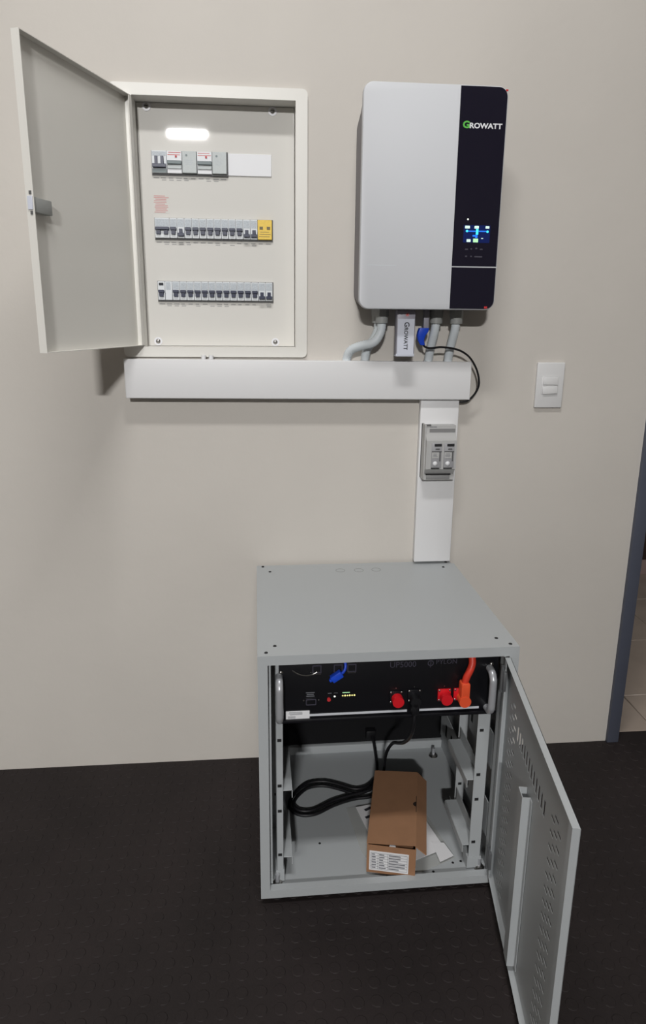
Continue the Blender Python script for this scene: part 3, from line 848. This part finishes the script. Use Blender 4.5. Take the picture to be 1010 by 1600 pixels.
# plugged cables
oc = thing('power_cable', 'orange power cable with angled plug at the right of the battery', 'cable', CL, CR, local=True)
plg = put('plug', MB().cyl((.4410, by - .026, .4860), (.4410, by - .004, .4860), .0130, 20), 'orange', oc)
put('plug_neck', MB().prism(rrect(.4315, .4505, .4880, .5290, .004, 4), by - .025, by - .005, .002), 'orange', oc)
put('cable', MB().tube([(.4410, by - .015, .5260), (.4440, by - .015, .5400), (.4510, by - .014, .5560), (.4560, by - .010, .5700), (.4560, by - .004, .5850)], .0078, 12, 6), 'orangered', oc)
bc = thing('power_cable', 'black power cable hanging from the battery front down behind the carton', 'cable', CL, CR, local=True)
put('plug', MB().cyl((.3350, by - .022, .4880), (.3350, by - .004, .4880), .0110, 18).box(.3265, .3435, by - .022, by - .004, .4560, .4880, .004), 'cord', bc)
put('cable', MB().tube([(.3340, by - .016, .4600), (.3330, by - .016, .4300), (.3335, by + .010, .3850), (.3440, by + .110, .3000), (.3530, by + .2, .2350), (.3520, by + .27, .1850), (.3430, by + .30, .1350),
                        (.3400, -.155, .0800), (.3320, -.1700, .0400), (.3000, -.2060, .0345), (.2500, -.2120, .0330), (.1950, -.2310, .0330), (.1400, -.2600, .0330), (.0960, -.2560, .0330), (.0760, -.2240, .0330),
                        (.0890, -.1840, .0330), (.1260, -.1420, .0330), (.1750, -.1350, .0330), (.2180, -.1520, .0330), (.2580, -.1730, .0330), (.2900, -.1660, .0330), (.3150, -.1400, .0330)], .0044, 10, 8), 'cord', bc)
rc = thing('power_cable', 'black cable from the cabinet rear looping across the cabinet floor', 'cable', CL, CR, local=True)
put('plug', MB().box(.3130, .3420, -.016, .0078, .0700, .1010, .004), 'cord', rc)
put('cable', MB().tube([(.3300, -.012, .0860), (.3330, -.030, .0760), (.3345, -.060, .0550), (.3330, -.095, .0400), (.3220, -.1340, .0330), (.3000, -.1740, .0330), (.2600, -.1930, .0330), (.2150, -.1700, .0330),
                        (.1730, -.1530, .0330), (.1300, -.1590, .0330), (.0990, -.1910, .0330), (.0885, -.2215, .0330), (.1030, -.2430, .0330), (.1370, -.2440, .0330), (.1890, -.2150, .0330), (.2440, -.1980, .0340), (.2950, -.1830, .0345), (.3250, -.1600, .0420)], .0044, 10, 8), 'cord', rc)
pc = thing('network_cable', 'small blue network plug in the top of the battery front', 'cable', CL, CR, local=True)
mx = Matrix.Translation((.1650, by - .010, .5520)) @ Matrix.Rotation(-.6, 4, 'Y')
put('plug_boot', MB().box(-.0130, .0130, -.007, .007, -.0075, .0075, .002, xf=mx), 'bluecap', pc)
put('plug_tip', MB().box(-.0180, -.0120, -.004, .004, -.003, .003, .001, xf=mx), 'bluecap', pc)
put('plug_tail', MB().tube([(.1740, by - .010, .5560), (.1810, by - .010, .5640), (.1840, by - .006, .5720), (.1830, by - .002, .5830)], .0030, 8, 5), 'bluecap', pc)
tc_ = put('loose_lead', MB().tube([(.0720, -.4700, .5660), (.0850, -.4760, .5600), (.1000, -.4760, .5560), (.1130, -.4720, .5555), (.1240, -.4700, .5600)], .0013, 6, 6), 'zinc', None)
tc_.location = CL; tc_.rotation_euler = (0, 0, CR)
tag(tc_, 'thin grey lead across the upper left of the battery front', 'cable')

# ================================================================== CARTON, PAPERS, BAG in the cabinet
FZ = .0256
bag = thing('plastic_bag', 'clear crumpled plastic bag lying under the carton in the cabinet', 'plastic bag', CL, CR, local=True)
outl = [(.2252, -.2371), (.2429, -.3885), (.2700, -.4580), (.3750, -.4625), (.4647, -.4278), (.4563, -.3907), (.4299, -.2784), (.3955, -.2348), (.3100, -.2200)]
mb = MB(); cx, cy = .345, -.345; NR = 9
rings_ = []
for k in range(NR):
    f_ = 1 - k / NR
    rr = []
    for i in range(len(outl)):
        p = Vector(outl[i]); q = Vector(outl[(i + 1) % len(outl)])
        for s_ in range(4):
            u = p.lerp(q, s_ / 4)
            hgt = 0.0008 + (.0015 + .0030 * random.random()) * min(1, (1 - f_) * 6 + .25) * (1 if k < 3 else .4)
            rr.append(mb.bm.verts.new((cx + (u.x - cx) * f_, cy + (u.y - cy) * f_, FZ + hgt)))
    rings_.append(rr)
for a, b in zip(rings_, rings_[1:]):
    n = len(a)
    for k in range(n): mb.bm.faces.new((a[k], a[(k + 1) % n], b[(k + 1) % n], b[k]))
mb.bm.faces.new(rings_[-1])
put('film', mb, 'film', bag, angle=20)


def sheet(pts, z, label, name='paper_sheet'):
    mb = MB(); mb.prism(pts, z, z + .0006, axis='z')
    o = put(name, mb, 'paper', None); o.location = CL; o.rotation_euler = (0, 0, CR)
    return tag(o, label, 'paper')


sheet([(.3380, -.3050), (.4200, -.2950), (.4460, -.4020), (.3560, -.4360)], FZ + .0062, 'larger white paper sheet right of the carton')
sheet([(.4180, -.3800), (.4480, -.3850), (.4600, -.4270), (.4230, -.4430)], FZ + .0072, 'small folded white paper near the cabinet front right')
p3 = sheet([(.2500, -.2420), (.3400, -.2280), (.3300, -.3300), (.2720, -.3520)], FZ + .0062, 'white paper sheet poking out left of the carton')
for (x, y, a) in ((.2810, -.2520, .5), (.2790, -.2800, .35)):
    mx = Matrix.Translation((x, y, FZ + .0069)) @ Matrix.Rotation(a, 4, 'Z')
    put('dark_mark', MB().box(-.010, .010, -.004, .004, 0, .0004, xf=mx), 'darkink', p3)
# carton
BA = math.radians(-14)
Xb = Matrix.Translation((.2440, -.4560, FZ + .0075)) @ Matrix.Rotation(BA, 4, 'Z')
bxo = thing('cardboard_box', 'long brown cardboard carton with white label inside the cabinet', 'box', CL, CR, local=True)
BWd, BL, BH, e = .1120, .262, .0740, .0025
mb = MB()
mb.box(0, BWd, 0, e, 0, BH, xf=Xb).box(0, BWd, BL - e, BL, 0, BH, xf=Xb).box(0, e, e, BL - e, 0, BH, xf=Xb).box(BWd - e, BWd, e, BL - e, 0, BH, xf=Xb).box(e, BWd - e, e, BL - e, 0, e, xf=Xb)
put('tray', mb, 'card', bxo, smooth=False)
Xl = Xb @ Matrix.Translation((0, 0, BH)) @ Matrix.Rotation(math.radians(-4.0), 4, 'Y')
lid = put('lid', MB().box(-.001, BWd - .0005, .004, BL, .0004, .0026, xf=Xl), 'card', bxo, smooth=False)
Xf = Xl @ Matrix.Translation((BWd - .0010, 0, .0026)) @ Matrix.Rotation(math.radians(38), 4, 'Y')
put('lid_flap', MB().prism([(0.0005, .001), (.0300, -.002), (.0300, BL - .010), (0.0005, BL)], -.0022, 0, axis='z').xform(Xf), 'card', lid, smooth=False)
mb = MB().prism([(BWd - .0012 - .0085 * math.sin(PI * k / 12), .140 + .0085 * math.cos(PI * k / 12)) for k in range(13)], .0022, .0029, axis='z').box(BWd - .0026, BWd - .0012, .112, .168, .0022, .0029)
put('thumb_notch', mb.xform(Xl), 'cardin', lid, smooth=False)
M['notch'] = mat('notch_dark', (40, 26, 20), 0.9); lid.children[-1].data.materials[0] = M['notch']
put('packing', MB().box(.010, BWd - .006, .008, .030, BH - .02, BH - .004, .004, xf=Xb), 'cardin', bxo)
put('packing_foam', MB().box(.050, .066, .003, .012, BH - .012, BH - .001, .003, xf=Xb), 'paper', bxo)
lab = put('shipping_label', MB().box(.0060, .0960, -.0006, .0002, .0075, .0600, xf=Xb), 'paper', bxo)
mb = MB()
for k in range(7):
    z = .012 + k * .0072
    mb.box(.0095, .0930, -.0009, -.0005, z - .0003, z + .0003)
for x in (.0095, .0260, .0480, .0930): mb.box(x - .0003, x + .0003, -.0009, -.0005, .012, .0552)
for k in range(6):
    z = .0156 + k * .0072
    for (a, b) in ((.0115, .0235), (.0285, .045), (.0505, .090)):
        mb.box(a, a + (b - a) * (.55 + .45 * random.random()), -.0009, -.0005, z - .0013, z + .0013)
put('label_print', mb.xform(Xb), 'ink', lab, smooth=False)

# drop helper flags
for o in bpy.data.objects:
    if '_local' in o: del o['_local']
